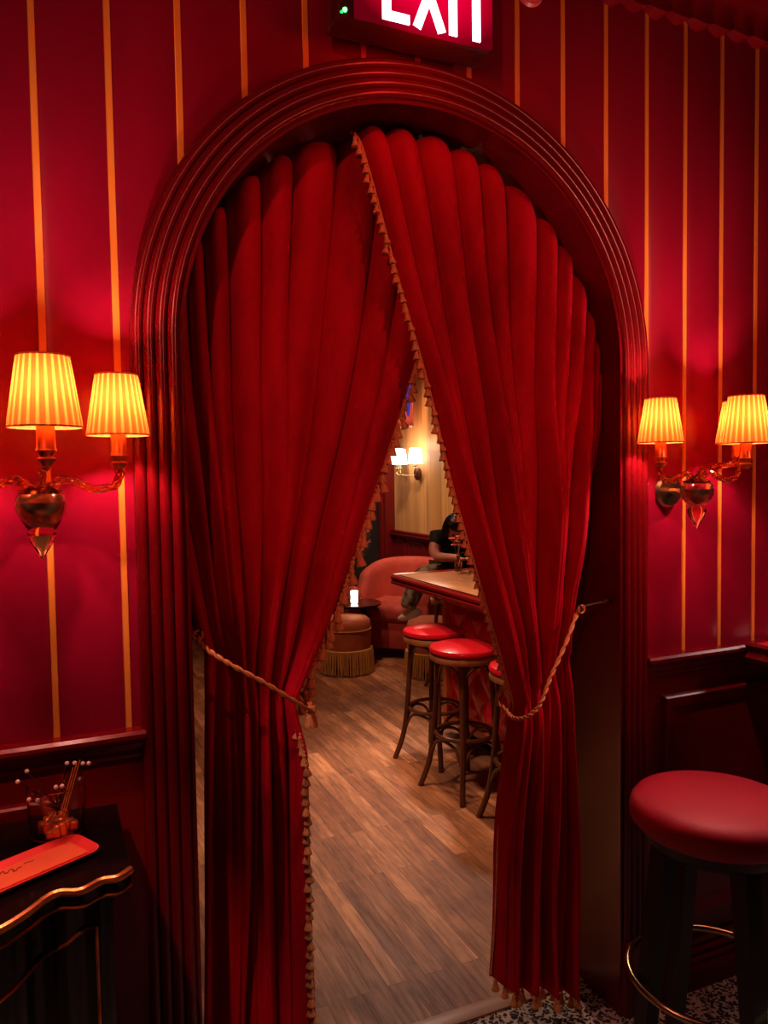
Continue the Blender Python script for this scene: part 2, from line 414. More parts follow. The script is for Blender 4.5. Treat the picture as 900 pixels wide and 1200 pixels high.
bm = B(); box(bm, (-2.26,.25,0), (-2.2,5.5,2.75)); struct('wall_far_left', bm, M['dark_wall'])
bm = B(); box(bm, (3.09,5.36,0), (3.2,5.5,2.75), .012); box(bm, (3.07,5.34,0), (3.2,5.5,.16), .008); box(bm, (3.065,5.40,0), (3.10,5.5,2.75), .01)
struct('trim_corner_post', bm, M['far_wainscot'])

# ------------------------------------------------------------------ tassels
def tassel_mesh():
    bm = B()
    lathe(bm, [(.0,0),(.0024,-.001),(.0030,-.004),(.0016,-.0065)], 8)
    lathe(bm, [(.0016,-.006),(.0046,-.008),(.0056,-.012),(.0040,-.0155),(.0050,-.017),(.0066,-.022),(.0088,-.029),(.0094,-.032),(.0,-.030)], 14,
          mod=lambda a, t: 1+.10*math.sin(7*a)*t)
    me = bpy.data.meshes.new('tassel'); bmesh.ops.recalc_face_normals(bm, faces=bm.faces[:]); bm.to_mesh(me); bm.free()
    me.materials.append(M['tassel']); me.polygons.foreach_set('use_smooth', [True]*len(me.polygons)); return me
TM = tassel_mesh()
def put_tassel(parent, p, s=1., tilt=(0,0), sz=1.):
    o = bpy.data.objects.new('tassel', TM); C.objects.link(o); o.parent = parent
    o.location = p; o.scale = (s,s,s*sz); o.rotation_euler = (tilt[0], tilt[1], random.uniform(0,PI)); return o

# ------------------------------------------------------------------ curtains
def curtain(side):
    left = side == 'left'
    y0 = .125 if left else .065
    if left:
        th0, th1 = math.radians(183), math.radians(72)
        tieO, tieI = (.320,1.10), (.536,.965)
        hemO, hemI = (.292,.03), (.552,.03)
        npl = 10; hz = lambda u: .03
        midw = 10
    else:
        th0, th1 = math.radians(-6), math.radians(104.5)
        tieO, tieI = (1.300,1.03), (1.128,.885)
        hemO, hemI = (1.318,.045), (1.050,.145)
        npl = 12; hz = lambda u: lerp(.045,.15,u)
    rc = .566
    NU, NV = 420, 170
    VT = .62                                # v of the tie
    seed = 3 if left else 11
    def uw(u):                              # uneven pleat widths
        return u + .012*math.sin(9*u+seed) + .008*math.sin(23*u+seed*2)
    def pos(u, v):
        th = lerp(th0, th1, u)
        top = Vector((CX+rc*math.cos(th), SP+rc*math.sin(th)))
        # tie cluster: a slightly sagging band
        uu = u**(.80 if left else 1.0)
        tie = Vector((lerp(tieO[0],tieI[0],uu), lerp(tieO[1],tieI[1],u)))
        hem = Vector((lerp(hemO[0],hemI[0],u), hz(u)))
        if v < VT:
            t = v/VT
            p = top.lerp(tie, t)
            if left:
                b = .052*u**1.6 - .020*(1-u)*u*4*.5
                p.x += b*math.sin(PI*t)**.9
                if u < .45: p.x += (.45-u)*.30*((1-t)*t)*(-1) 
            else:
                # outer folds hang nearly plumb, then are pulled in close to the tie
                w = (1-u)
                plumb = lerp(top.x, tie.x, sm(.25,1.,t))
                p.x = lerp(p.x, plumb, w*.85)
        else:
            t = (v-VT)/(1-VT)
            p = tie.lerp(hem, t)
            if not left: p.x += (-.006)*math.sin(PI*t)*u
        # fold relief
        ph = uw(u)*npl
        fr_ = ph-math.floor(ph)
        kk = int(math.floor(ph))
        s = abs(math.sin(PI*fr_))**.5
        rk = random_k[kk % 40]; rk2 = random_k[(kk+17) % 40]
        coarse = .5+.5*math.sin(2*PI*uw(u)*(npl/3.1)+seed+1.1*math.sin(v*3+seed))
        third = (.5+.5*math.sin(2*PI*uw(u)*(npl/1.45)+2*seed+.8*math.sin(v*4)))**.7
        if v < VT:
            t = v/VT; fade = lerp(1., .25+1.0*rk, sm(.12,.6,t))
            A1 = lerp(.062, .034, sm(0,.8,t))*fade; A2 = lerp(0., .050, sm(.10,.75,t)); A3 = lerp(0,.022,sm(.2,.8,t))
            g = sm(.86,1.,t); A1 *= 1-.35*g
        else:
            t = (v-VT)/(1-VT); g = 1-sm(0,.12,t)
            A1 = (.034*(1-.35*g))*(.25+1.0*rk); A2 = .050*(1-.2*g)+.006*t; A3 = .022
        d = A1*s + A2*coarse + A3*third
        # rounded pleat heads tucked back to the rail
        tt = v/.030
        if tt < 1: d *= .25+.75*math.sqrt(max(0.,1-(1-tt)**2))
        # inner lead edge curls a little
        d += .006*math.sin(v*17+u*4)*sm(0,.3,v)
        if left: d += .075*sm(.90,1.,u)*sm(VT+.005,VT+.05,v)
        n = noise.noise(Vector((u*5+seed, v*6, 0)))*.010*sm(.05,.3,v)
        # side sway of the fold lines
        sway = .006*math.sin(v*9+u*13+seed)*sm(.1,.4,v)*(1-g if v > VT-.1 else 1)
        edge = min(1, min(u, 1-u)/.03)
        z = p.y
        z += -.030*(1-s)*(1-sm(0,.08,v))*(1 if v < .08 else 0) - .006
        # the knot bulges toward the room
        knot = math.exp(-((v-VT)/.05)**2)
        yy = y0 + .040 - d - n + .012*knot*(1-abs(2*u-1)) 
        return Vector((p.x+sway*edge, yy, z))
    rnd = random.Random(seed); random_k = [rnd.random() for _ in range(40)]
    bm = B(); grid = []
    for j in range(NV+1):
        v = j/NV
        v = v if j > 10 else (10/NV)*(j/10)**1.6
        grid.append([bm.verts.new(pos(i/NU, v)) for i in range(NU+1)])
    for a, b in zip(grid, grid[1:]):
        for i in range(NU): bm.faces.new((a[i], a[i+1], b[i+1], b[i]))
    lab = ('left crimson velvet curtain swept left, its lead edge passing behind the other panel' if left
           else 'right crimson velvet curtain overlapping in front and swept to the right side of the arch')
    root = empty('curtain', (0,0,0), label=lab, cat='curtain')
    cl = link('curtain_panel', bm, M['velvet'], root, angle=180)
    so = cl.modifiers.new('s', 'SOLIDIFY'); so.thickness = .003; so.offset = 1
    # gimp braid along the lead edge
    bm = B(); path = [pos(1., .004+.992*i/240)+Vector((-.002 if left else .002,-.003,0)) for i in range(241)]
    tube(bm, path, .0026, 6); link('braid', bm, M['tassel'], root)
    # tassels: evenly stepped along the lead edge
    L = 0; pts = [pos(1., i/900) for i in range(901)]; step = .0235; nxt = .03; cnt = 0
    for i in range(1, 901):
        L += (pts[i]-pts[i-1]).length
        if L >= nxt:
            v = i/900; big = 1.
            if left:
                if pts[i].z > 1.90 : nxt += step; continue         # covered by the other panel
                big = 1.0+.25*sm(1.75,1.2,pts[i].z)*(1 if pts[i].z>.95 else .0)
                off = Vector((.005+.004*(big-1),-.006,.006)) if pts[i].z > .95 else Vector((-.009,-.018,.006))
                put_tassel(root, pts[i]+off, 1.12*big, (random.uniform(-.15,.15), random.uniform(-.35,-.02) if pts[i].z > .95 else random.uniform(-.1,.1)), 1.0+.25*(big-1)*2)
                nxt += step*(1+.10*(big-1))
            else:
                if pts[i].z < .93: break
                off = Vector((-.004,-.006,.004)) if pts[i].z > 1.28 else Vector((.006,.012,.004))
                put_tassel(root, pts[i]+off, .98, (random.uniform(-.15,.15), random.uniform(0,.25)))
                nxt += step
            cnt += 1
    if not left:
        for k in range(18):
            u = (k+.5)/18; p = pos(u, .999); put_tassel(root, p+Vector((0,-.001,.002)), 1.15, (0, random.uniform(-.1,.1)))
    return root, pos
cl, pl = curtain('left'); cr, prr = curtain('right')
# tiebacks
def tieback(pts, label, cat='tieback', tas=None, hook=None):
    root = empty('curtain_tieback', (0,0,0), label=label, cat=cat)
    ps = spline(pts, 12)
    # two-strand twist
    bm = B(); N = len(ps)
    for s in (0, PI):
        q = []
        for i, p in enumerate(ps):
            t = (ps[min(i+1,N-1)]-ps[max(i-1,0)]).normalized(); a = t.cross(Vector((0,0,1))).normalized(); b = t.cross(a)
            an = i*.85+s; q.append(p+(a*math.cos(an)+b*math.sin(an))*.0030)
        tube(bm, q, .0033, 7)
    link('cord', bm, M['cord'], root)
    if tas is not None:
        bm = B()
        lathe(bm, [(0,0),(.010,-.003),(.013,-.012),(.008,-.020),(.012,-.026),(.016,-.050),(.0,-.048)], 18, tas, mod=lambda a,t: 1+.06*math.sin(9*a)*t)
        link('end_tassel', bm, M['tassel'], root)
    h = Vector(hook); bm = B()
    sgn = 1 if h.x < CX else -1
    tube(bm, spline([(CX-sgn*(RI+.001),h.y+.01,h.z+.012),(h.x-sgn*.012,h.y-.004,h.z+.006),(h.x,h.y-.010,h.z),(h.x+sgn*.006,h.y-.006,h.z+.014)], 6), .0038, 8)
    lathe(bm, [(0,-.008),(.012,-.006),(.012,.006),(0,.008)], 12, (CX-sgn*(RI-.006),h.y+.01,h.z+.012))
    link('hook', bm, M['brass'], root)
    bm = B(); tube(bm, [(h.x+.010*math.cos(a), h.y-.008, h.z+.010*math.sin(a)) for a in [2*PI*i/20 for i in range(20)]], .0028, 6, closed=True)
    link('loop', bm, M['cord'], root)
tieback([(.288,.03,1.157),(.300,.0,1.135),(.345,-.018,1.100),(.420,-.022,1.05),(.500,-.010,.990),(.545,.03,.955),(.562,.10,.955),(.55,.17,.97),(.45,.20,1.04),(.33,.19,1.10)],
        'twisted gold cord tying back the left curtain, ending in a tassel', tas=(.548,.038,.965), hook=(.290,.03,1.158))
tieback([(1.285,.0,1.133),(1.218,-.03,1.05),(1.150,-.06,.98),(1.100,-.085,.925),(1.06,-.085,.900),(1.042,-.060,.892),(1.060,.0,.89),(1.09,.09,.90),(1.20,.14,.95),(1.30,.13,1.03)],
        'plain gold cord tying back the right curtain, looped low around it', hook=(1.288,.0,1.135))

# ------------------------------------------------------------------ wall sconces (front room)
def pleat_shade(parent, c, r0, r1, h, matl, name='lamp_shade', n=24):
    t = empty(name, c); t.parent = parent
    bm = B(); N = n*6
    rings = []
    for j in range(9):
        z = -h/2+h*j/8; r = lerp(r0, r1, j/8); ring = []
        for k in range(N):
            a = 2*PI*k/N; w = 1+.022*math.sin(n*a)*(1 if 0 < j < 8 else .6); ring.append(bm.verts.new((r*w*math.cos(a), r*w*math.sin(a), z)))
        rings.append(ring)
    for a, b in zip(rings, rings[1:]):
        for k in range(N): bm.faces.new((a[k], a[(k+1)%N], b[(k+1)%N], b[k]))
    s = link(name, bm, matl, parent, angle=25); s.location = c
    C.objects.unlink(t); bpy.data.objects.remove(t)
    for rr, zz in ((r0*1.008,-h/2),(r1*1.008,h/2)):
        bm = B(); tube(bm, [(rr*math.cos(2*PI*k/40), rr*math.sin(2*PI*k/40), zz) for k in range(40)], .0016, 5, closed=True); link('shade_trim', bm, matl, s)
    return s
bulbs = []
def sconce(loc, cen_off, label):
    root = empty('wall_sconce', loc, label=label, cat='wall lamp')
    # local: y=0 the wall, -y into the room; bowl centre at (0,-.12,0)
    by = -.115
    bm = B(); lathe(bm, [(0,-.012),(.040,-.010),(.046,0),(.040,.010),(0,.012)], 28); bmesh.ops.rotate(bm, verts=bm.verts[:], matrix=Matrix.Rotation(PI/2,3,'X'))
    tube(bm, [(0,-.005,0),(0,by+.03,0)], .008, 10); link('wall_plate', bm, M['brass'], root).location = (0,-.012,.0)
    bm = B(); lathe(bm, [(.004,-.040),(.018,-.038),(.030,-.028),(.040,-.012),(.043,.004),(.040,.018),(.030,.026),(.012,.032),(.010,.044)], 32, (0,by,0), mod=lambda a,t: 1+.03*math.sin(12*a))
    link('glass_bowl', bm, M['glass'], root)
    bm = B(); lathe(bm, [(0,-.026),(.022,-.020),(.033,-.006),(.034,.006),(.0,.010)], 28, (0,by,0)); link('bowl_reservoir', bm, M['brass'], root)
    bm = B(); lathe(bm, [(.005,-.036),(.019,-.042),(.024,-.050),(.019,-.066),(.010,-.082),(.004,-.092),(0,-.100)], 20, (0,by,0), mod=lambda a,t: 1+.09*abs(math.sin(4*a)))
    link('glass_finial', bm, M['amber_glass'], root)
    bm = B(); lathe(bm, [(0,.024),(.034,.022),(.036,.028),(.022,.034),(.014,.040),(0,.042)], 24, (0,by,0)); link('collar', bm, M['amber_glass'], root)
    ends = [(-.135,-.125,.085),(.137,-.125,.085),cen_off]
    for q, e in enumerate(ends):
        e = Vector(e); arm = empty('arm', (0,0,0)); 
        C.objects.unlink(arm); bpy.data.objects.remove(arm)
        bm = B()
        if q < 2:
            s = 1 if q else -1
            pts = [(s*.012,by,.022),(s*.030,by,.045),(s*.058,by-.004,.044),(s*.090,by-.008,.030),(e.x-s*.012,e.y,.034),(e.x,e.y,.052),(e.x,e.y,.066)]
        else:
            pts = [(0,by,.030),(e.x*.3,by-.02,.062),(e.x*.6,lerp(by,e.y,.5),.068),(e.x*.95,e.y+.025,.075),(e.x,e.y,.100),(e.x,e.y,e.z-.018)]
        sp = spline(pts, 8)
        # rope-twisted glass tube
        for ph in (0, 2*PI/3, 4*PI/3):
            qd = []
            for i, p in enumerate(sp):
                t = (sp[min(i+1,len(sp)-1)]-sp[max(i-1,0)]).normalized(); a = t.cross(Vector((.3,.9,.2))).normalized(); b = t.cross(a)
                an = i*.28+ph; qd.append(p+(a*math.cos(an)+b*math.sin(an))*.0036)
            tube(bm, qd, .0050, 8)
        A = link('glass_arm', bm, M['amber_glass'], root)
        bm = B(); lathe(bm, [(.006,-.020),(.012,-.014),(.016,-.008),(.010,-.004),(.013,.002),(.0165,.006),(.015,.010),(.014,.046),(.0,.048)], 22, e); link('candle_cup', bm, M['gilt'], root)
        h, r0, r1 = (.116,.058,.041) if q == 2 else (.112,.056,.038)
        sc_ = e+Vector((0,0,.046+h/2-.002))
        pleat_shade(root, sc_, r0, r1, h, M['shade'])
        bm = B(); lathe(bm, [(.004,-.050),(.010,-.040),(.012,-.030),(.007,-.018),(0,-.012)], 14, sc_); link('bulb', bm, M['bulb'], root)
        bulbs.append(Vector(loc)+sc_+Vector((0,0,.006)))
sconce((-.010,0,1.452), (.012,-.262,.090), 'glass three-arm wall sconce with pleated amber shades left of the arch')
sconce((1.583,0,1.442), (.010,-.262,.078), 'glass three-arm wall sconce with pleated amber shades right of the arch')

# ------------------------------------------------------------------ exit sign and round device
root = empty('exit_sign', (.765,-.05,2.55), label='red illuminated EXIT sign mounted above the top of the arch', cat='exit sign')
bm = B(); box(bm, (-.185,-.080,-.108), (.182,.0,.115), .006); link('housing', bm, M['sign_body'], root)
bm = B(); box(bm, (-.150,-.092,-.107), (.180,-.079,.105), .004); link('face_panel', bm, M['sign_face'], root)
def strokes(bm, segs, w, y0, y1):
    for (ax, az, bx, bz) in segs:
        d = Vector((bx-ax,0,bz-az)); L = d.length; d.normalize(); n_ = Vector((-d.z,0,d.x))*w/2
        a = Vector((ax,0,az)); b = Vector((bx,0,bz))
        q = [a-n_, b-n_, b+n_, a+n_]
        A = [bm.verts.new((p.x,y0,p.z)) for p in q]; Bq = [bm.verts.new((p.x,y1,p.z)) for p in q]
        bm.faces.new(A); bm.faces.new(Bq[::-1])
        for k in range(4): bm.faces.new((A[k],Bq[k],Bq[(k+1)%4],A[(k+1)%4]))
lw = .019; H = .15
Z0 = -.100
letters = {
 'letter_e': (-.100, [(lw/2,0,lw/2,H),(0,lw/2,.062,lw/2),(0,H/2,.055,H/2),(0,H-lw/2,.062,H-lw/2)]),
 'letter_x': (-.026, [(.006,0,.066,H),(.066,0,.006,H)]),
 'letter_i': (.058, [(lw/2,0,lw/2,H)]),
 'letter_t': (.090, [(.036,0,.036,H),(0,H-lw/2,.072,H-lw/2)])}
for nme, (x, segs) in letters.items():
    bm = B(); x += .010
    bm.free(); bm = B(); strokes(bm, [(x+a, Z0+b, x+c, Z0+d) for a,b,c,d in segs], lw, -.0955, -.0915)
    link(nme, bm, M['letter'], root, smooth=False)
bm = B(); lathe(bm, [(0,-.004),(.004,-.003),(.005,0),(.004,.003),(0,.004)], 12, (-.170,-.083,-.094)); link('indicator_light', bm, M['led'], root)
bm = B(); lathe(bm, [(0,0),(.036,0),(.040,.006),(.036,.014),(.022,.020),(.018,.028),(0,.032)], 32)
bmesh.ops.rotate(bm, verts=bm.verts[:], matrix=Matrix.Rotation(PI/2,3,'X'))
o = link('wall_alarm', bm, M['plastic']); o.location = (1.135,-.002,2.690); tag(o, 'small round red alarm disc on the striped wall beside the exit sign', 'alarm')

# ------------------------------------------------------------------ right: bar stool, wall shelf
def lowstool():
    root = empty('bar_stool', (1.380,-.37,0), label='round red padded bar stool with square black legs and brass foot ring', cat='bar stool')
    R = .186
    bm = B(); lathe(bm, [(0,.672),(.150,.672),(.172,.680),(R,.696),(R+.002,.715),(R-.002,.732),(R-.012,.744),(.150,.752),(.09,.757),(0,.759)], 64); link('seat', bm, M['red_vinyl'], root)
    bm = B(); lathe(bm, [(0,.640),(.140,.640),(.152,.650),(.158,.673),(0,.673)], 56); link('seat_base', bm, M['matte_black'], root)
    for k in range(4):
        a = math.radians(73)+k*PI/2
        bm = B(); ca, sa = math.cos(a), math.sin(a)
        tube(bm, [(ca*.118,sa*.118,.655),(ca*.145,sa*.145,.42),(ca*.192,sa*.192,.0)], [.031,.029,.022], 4); link('leg', bm, M['matte_black'], root, angle=20)
    bm = B(); tube(bm, [(.188*math.cos(2*PI*k/64), .188*math.sin(2*PI*k/64), .33) for k in range(64)], .0085, 12, closed=True); link('foot_ring', bm, M['brass'], root)
lowstool()
root = empty('wall_shelf', (1.86,0,.985), label='thick red moulded drinks shelf jutting from the wainscot at the right edge', cat='shelf')
bm = B(); box(bm, (0,-.42,-.012), (1.5,-.046,.006), .005); link('shelf_top', bm, M['red_leather'], root)
bm = B()
pr = [(0,.010),(.012,.014),(.018,.006),(.012,-.006),(.004,-.012),(.010,-.022),(.016,-.030),(.008,-.042),(-.006,-.052),(-.02,-.056),(-.02,.006)]
rg = []
for (x, y, sx, sy) in ((0,-.046,-1,0),(0,-.40,-1,-.7),(.02,-.42,-.7,-1),(1.5,-.42,0,-1)):
    rg.append([bm.verts.new((x+sx*d, y+sy*d, z)) for d, z in pr])
for a, b in zip(rg, rg[1:]):
    for k in range(len(pr)): bm.faces.new((a[k], a[(k+1)%len(pr)], b[(k+1)%len(pr)], b[k]))
link('shelf_edge', bm, M['trim'], root, angle=30)
bm = B(); box(bm, (.02,-.40,-.05), (1.5,-.046,-.013), .003); link('shelf_underside', bm, M['trim'], root)

# ------------------------------------------------------------------ left: console, tray, glass
root = empty('console_cabinet', (0,0,0), label='black lacquer console cabinet with gilt serpentine edge against the left wall', cat='cabinet')
fr = [(.108,-.325),(.085,-.345),(.06,-.343),(.028,-.362),(-.002,-.352),(-.022,-.362),(-.05,-.395),(-.09,-.428),(-.16,-.46),(-.25,-.475),(-.36,-.480)]
fr = [(p.x,p.y) for p in spline([(x,y,0) for x,y in fr], 5)]
fr = fr+[(-.72-x, y) for x, y in fr[::-1][1:]]
def slab(bm, pts, yb, z0, z1, inset=0):
    vs = []
    outl = [(lerp(x,-.36,inset), y+inset*.35) for x, y in pts]+[(lerp(pts[-1][0],-.36,inset), yb), (lerp(pts[0][0],-.36,inset), yb)]
    A = [bm.verts.new((x,y,z0)) for x,y in outl]; Bq = [bm.verts.new((x,y,z1)) for x,y in outl]; n = len(outl)
    bm.faces.new(A); bm.faces.new(Bq[::-1])
    for k in range(n): bm.faces.new((A[k],Bq[k],Bq[(k+1)%n],A[(k+1)%n]))
bm = B(); slab(bm, fr, -.05, .824, .85); link('cabinet_top', bm, M['black'], root, angle=25)
bm = B(); slab(bm, fr, -.05, .06, .823, .06); link('body', bm, M['black'], root, angle=25)
bm = B(); tube(bm, [(x, y-.002, .846) for x, y in fr], .0065, 8); link('gilt_edge', bm, M['gilt'], root)
bm = B(); tube(bm, [(x, y+.004, .818) for x, y in fr], .0035, 6); link('gilt_bead', bm, M['gilt'], root)
bm = B()
def fy(x): return interp(sorted((lerp(a,-.36,.06), b+.021) for a, b in fr), x)-.003
pan = [(.052,.10),(.052,.762)] ; zz = [.765,.770,.772,.766,.75,.735,.724,.718]
top = [(lerp(.052,-.32,i/24)) for i in range(25)]
pts = [(.052, fy(.052), .10+.66*i/20) for i in range(20)]+[(x, fy(x), .762-.04*sm(.04,-.08,x)) for x in top]
tube(bm, pts, .0028, 6); link('door_inlay', bm, M['gilt'], root)
bm = B(); tube(bm, [(-.72-x, y, z) for x,y,z in pts], .0028, 6); link('door_inlay', bm, M['gilt'], root)
for x, y in ((.05,-.28),(.05,-.09),(-.77,-.28),(-.77,-.09)):
    bm = B(); lathe(bm, [(.020,.062),(.026,.04),(.018,.02),(.024,.0)], 14, (x,y,0)); link('foot', bm, M['gilt'], root)
# tray with a paper menu
ang = math.radians(28)
root = empty('menu_tray', (-.066,-.276,.851), ang, label='shallow coral tray with rounded corners holding a menu on the black cabinet', cat='tray')
def rrect(w, h, r, n=6):
    out = []
    for cx, cy, a0 in ((w-r,h-r,0),(-w+r,h-r,PI/2),(-w+r,-h+r,PI),(w-r,-h+r,3*PI/2)):
        for k in range(n+1): out.append((cx+r*math.cos(a0+PI/2*k/n), cy+r*math.sin(a0+PI/2*k/n)))
    return out
bm = B(); lays = [(.118,.037,.014,0),(.128,.047,.022,.007),(.130,.049,.024,.010),(.125,.044,.020,.0095),(.116,.035,.014,.003)]
rg = [[bm.verts.new((x,y,z)) for x,y in rrect(w,h,r)] for w,h,r,z in lays]
for a, b in zip(rg, rg[1:]):
    for k in range(len(a)): bm.faces.new((a[k],a[(k+1)%len(a)],b[(k+1)%len(a)],b[k]))
bm.faces.new(rg[0][::-1]); bm.faces.new(rg[-1]); link('tray_body', bm, M['tray_pink'], root, angle=50)
root = empty('menu_card', (-.066,-.276,.855), ang, label='orange paper menu lying inside the coral tray', cat='menu')
bm = B(); box(bm, (-.108,-.031,-.0005), (.110,.031,.0012), .0004, 1); link('paper', bm, M['paper'], root)
bm = B()
sq = [(-.046,.016),(-.042,.021),(-.038,.020),(-.040,.014),(-.035,.012),(-.031,.017),(-.027,.019),(-.025,.014),(-.028,.009),(-.023,.008),(-.018,.013),(-.012,.012)]
tube(bm, spline([(x+.026,y-.002,.0016) for x,y in sq], 4), .0008, 5)
tube(bm, spline([(x+.026,y,.0016) for x,y in ((-.006,.016),(.001,.018),(.007,.015),(.012,.017))], 4), .0005, 5)
tube(bm, spline([(-.09+.004*i,-.022+.002*math.sin(i*2.1),.0016) for i in range(8)], 3), .0004, 5)
link('script', bm, M['ink'], root)
# glass of picks
GP = Vector((-.002,-.150,.851))
root = empty('drinking_glass', GP, label='clear glass tumbler behind the coral tray holding pearl-headed picks', cat='glass')
bm = B(); lathe(bm, [(0,0),(.040,0),(.046,.004),(.049,.05),(.050,.095),(.0485,.0955),(.047,.05),(.043,.010),(.0,.009)], 40); link('tumbler', bm, M['glass'], root)
bm = B()
rn = random.Random(5)
for k in range(26):
    a = rn.uniform(0,2*PI); r = rn.uniform(0,.032); box(bm, (r*math.cos(a)-.008, r*math.sin(a)-.008, .010+.004*rn.random()), (r*math.cos(a)+.008, r*math.sin(a)+.008, .024+.010*rn.random()), .003, 1)
f_ = link('glass_filling', bm, M['gilt'], root)
heads = [(-.048,.030,.150),(-.062,.0,.140),(.020,.0,.172),(.033,-.002,.170),(.047,.0,.164),(.057,.0,.162),(.000,-.02,.118),(.010,-.02,.118),(-.030,-.035,.098),(.040,.02,.108),(-.044,-.025,.098)]
proto = None
for i, h in enumerate(heads):
    h = (h[0], h[1], .062+(h[2]-.062)*.62)
    base = Vector((-h[0]*.45+.004*(i%3), -h[1]*.4, .030)); d = Vector(h)-base
    if proto is None:
        proto = empty('cocktail_pick', (0,0,0))
        bm = B(); tube(bm, [(0,0,.04),(0,0,.12)], .0011, 5); link('stick', bm, M['matte_black'], proto)
        bm = B(); lathe(bm, [(0,-.004),(.003,-.003),(.0042,0),(.003,.003),(0,.004)], 12, (0,0,.122)); link('pick_head', bm, M['pearl'], proto)
        o = proto
    else: o = copy_tree(proto)
    o.location = GP+Vector(h)-d.normalized()*.122; o.rotation_euler = d.to_track_quat('Z','Y').to_euler()
    tag(o, 'thin black cocktail pick with a pearl head standing in the tumbler', 'cocktail pick', 'picks in the tumbler')
for i in range(3):
    root = empty('matchstick', (0,0,0), label='thin pale gold stick leaning out of the tumbler', cat='stick', group='gold sticks in the tumbler')
    bm = B(); tube(bm, [(.005+.004*i,-.01,.04),(.030+.006*i,-.012,.125+.006*i)], .0010, 5); link('stick', bm, M['cord'], root); root.location = GP
root = empty('glass_votive', (-.150,-.135,.851), label='small red glass dish catching light at the left edge on the black cabinet', cat='dish')
bm = B(); lathe(bm, [(0,0),(.020,0),(.028,.012),(.046,.056),(.044,.058),(.026,.016),(0,.010)], 28, mod=lambda a,t: 1+.10*t*math.cos(6*a)); link('bowl', bm, mat('ruby glass', (.75,.02,.02), .08, 0, Transmission_Weight=.5), root)

# ------------------------------------------------------------------ bar counter
root = empty('bar_counter', (1.8,0,0), label='bar counter with mahogany edge and red padded front running behind the stools', cat='bar counter')
bm = B(); box(bm, (.035,.95,.885), (.85,2.39,.918), .004); link('countertop', bm, M['bar_top'], root)
bm = B()
pr = [(0,.918),(-.022,.922),(-.034,.912),(-.034,.900),(-.026,.892),(-.034,.884),(-.034,.872),(-.018,.864),(.02,.864),(.02,.918)]
rg = []
for (x, y, sx, sy) in ((.035,.95,1,0),(.035,2.37,1,0),(.055,2.39,.7,-1),(.85,2.39,0,-1)):
    rg.append([bm.verts.new((x+sx*d*1., y+sy*d*1., z)) for d, z in pr])
for a, b in zip(rg, rg[1:]):
    for k in range(len(pr)): bm.faces.new((a[k], a[(k+1)%len(pr)], b[(k+1)%len(pr)], b[k]))
bm.faces.new(rg[0]); bm.faces.new(rg[-1]); link('counter_edge', bm, M['bar_wood'], root, angle=30)
bm = B(); box(bm, (.30,.95,.10), (.80,2.23,.884)); link('carcass', bm, M['dark_wall'], root)
bm = B(); box(bm, (.34,.95,.0), (.80,2.20,.10)); link('toe_kick', bm, M['black'], root)
# padded, buttoned front
bm = B(); NY, NZ = 120, 60; g = []
for j in range(NZ+1):
    row = []
    for i in range(NY+1):
        y = .95+1.25*i/NY; z = .13+.63*j/NZ
        cu = y/.21; cv = z/.21; u = (cu+cv)%1-.5; w = (cu-cv)%1-.5
        puff = (math.cos(PI*u)*math.cos(PI*w))**.6 if abs(u)<.5 and abs(w)<.5 else 0
        e = min(i, NY-i, 6)/6*min(j, NZ-j, 4)/4
        row.append(bm.verts.new((.300-.006-.026*puff*e, y, z)))
    g.append(row)
for a, b in zip(g, g[1:]):
    for i in range(NY): bm.faces.new((a[i],a[i+1],b[i+1],b[i]))
link('padded_panel', bm, M['red_leather'], root, angle=80)
bm = B(); box(bm, (.265,2.20,.06), (.31,2.245,.86), .004); box(bm, (.268,.95,.765), (.31,2.20,.805), .006); box(bm, (.268,.95,.08), (.31,2.20,.13), .005)
link('panel_frame', bm, M['frame_wood'], root)

# ------------------------------------------------------------------ bentwood stools
def bent_stool():
    root = empty('bar_stool', (0,0,0))
    bm = B(); lathe(bm, [(0,.652),(.150,.652),(.164,.662),(.166,.672),(.160,.683),(.12,.694),(.06,.700),(0,.701)], 48); link('seat', bm, M['red_leather'], root)
    bm = B(); lathe(bm, [(0,.620),(.152,.620),(.162,.626),(.165,.640),(.160,.653),(0,.653)], 48); link('seat_rim', bm, M['seat_wood'], root)
    bm = B(); tube(bm, [(.138*math.cos(2*PI*k/48), .138*math.sin(2*PI*k/48), .27) for k in range(48)], .0105, 8, closed=True); link('foot_ring', bm, M['bentwood'], root)
    for k in range(4):
        a = k*PI/2+PI/4; c, s = math.cos(a), math.sin(a)
        bm = B(); tube(bm, spline([(c*.120,s*.120,.62),(c*.136,s*.136,.42),(c*.150,s*.150,.25),(c*.172,s*.172,.12),(c*.215,s*.215,0)], 6), [.0135]*25, 10); link('leg', bm, M['bentwood'], root)
        # arched braces: one under the ring, one under the seat, toward the next leg
        b2 = a+PI/2; c2, s2 = math.cos(b2), math.sin(b2); mx, my = (c+c2)/2, (s+s2)/2
        bm = B()
        tube(bm, spline([(c*.168,s*.168,.13),(lerp(c*.158,mx*.19,.35),lerp(s*.158,my*.19,.35),.225),(mx*.192,my*.192,.256),(lerp(c2*.158,mx*.19,.35),lerp(s2*.158,my*.19,.35),.225),(c2*.168,s2*.168,.13)], 6), .0075, 7)
        link('lower_brace', bm, M['bentwood'], root)
        bm = B()
        tube(bm, spline([(c*.130,s*.130,.47),(lerp(c*.125,mx*.16,.3),lerp(s*.125,my*.16,.3),.575),(mx*.175,my*.175,.612),(lerp(c2*.125,mx*.16,.3),lerp(s2*.125,my*.16,.3),.575),(c2*.130,s2*.130,.47)], 6), .0075, 7)
        link('upper_brace', bm, M['bentwood'], root)
    return root
s0 = bent_stool()
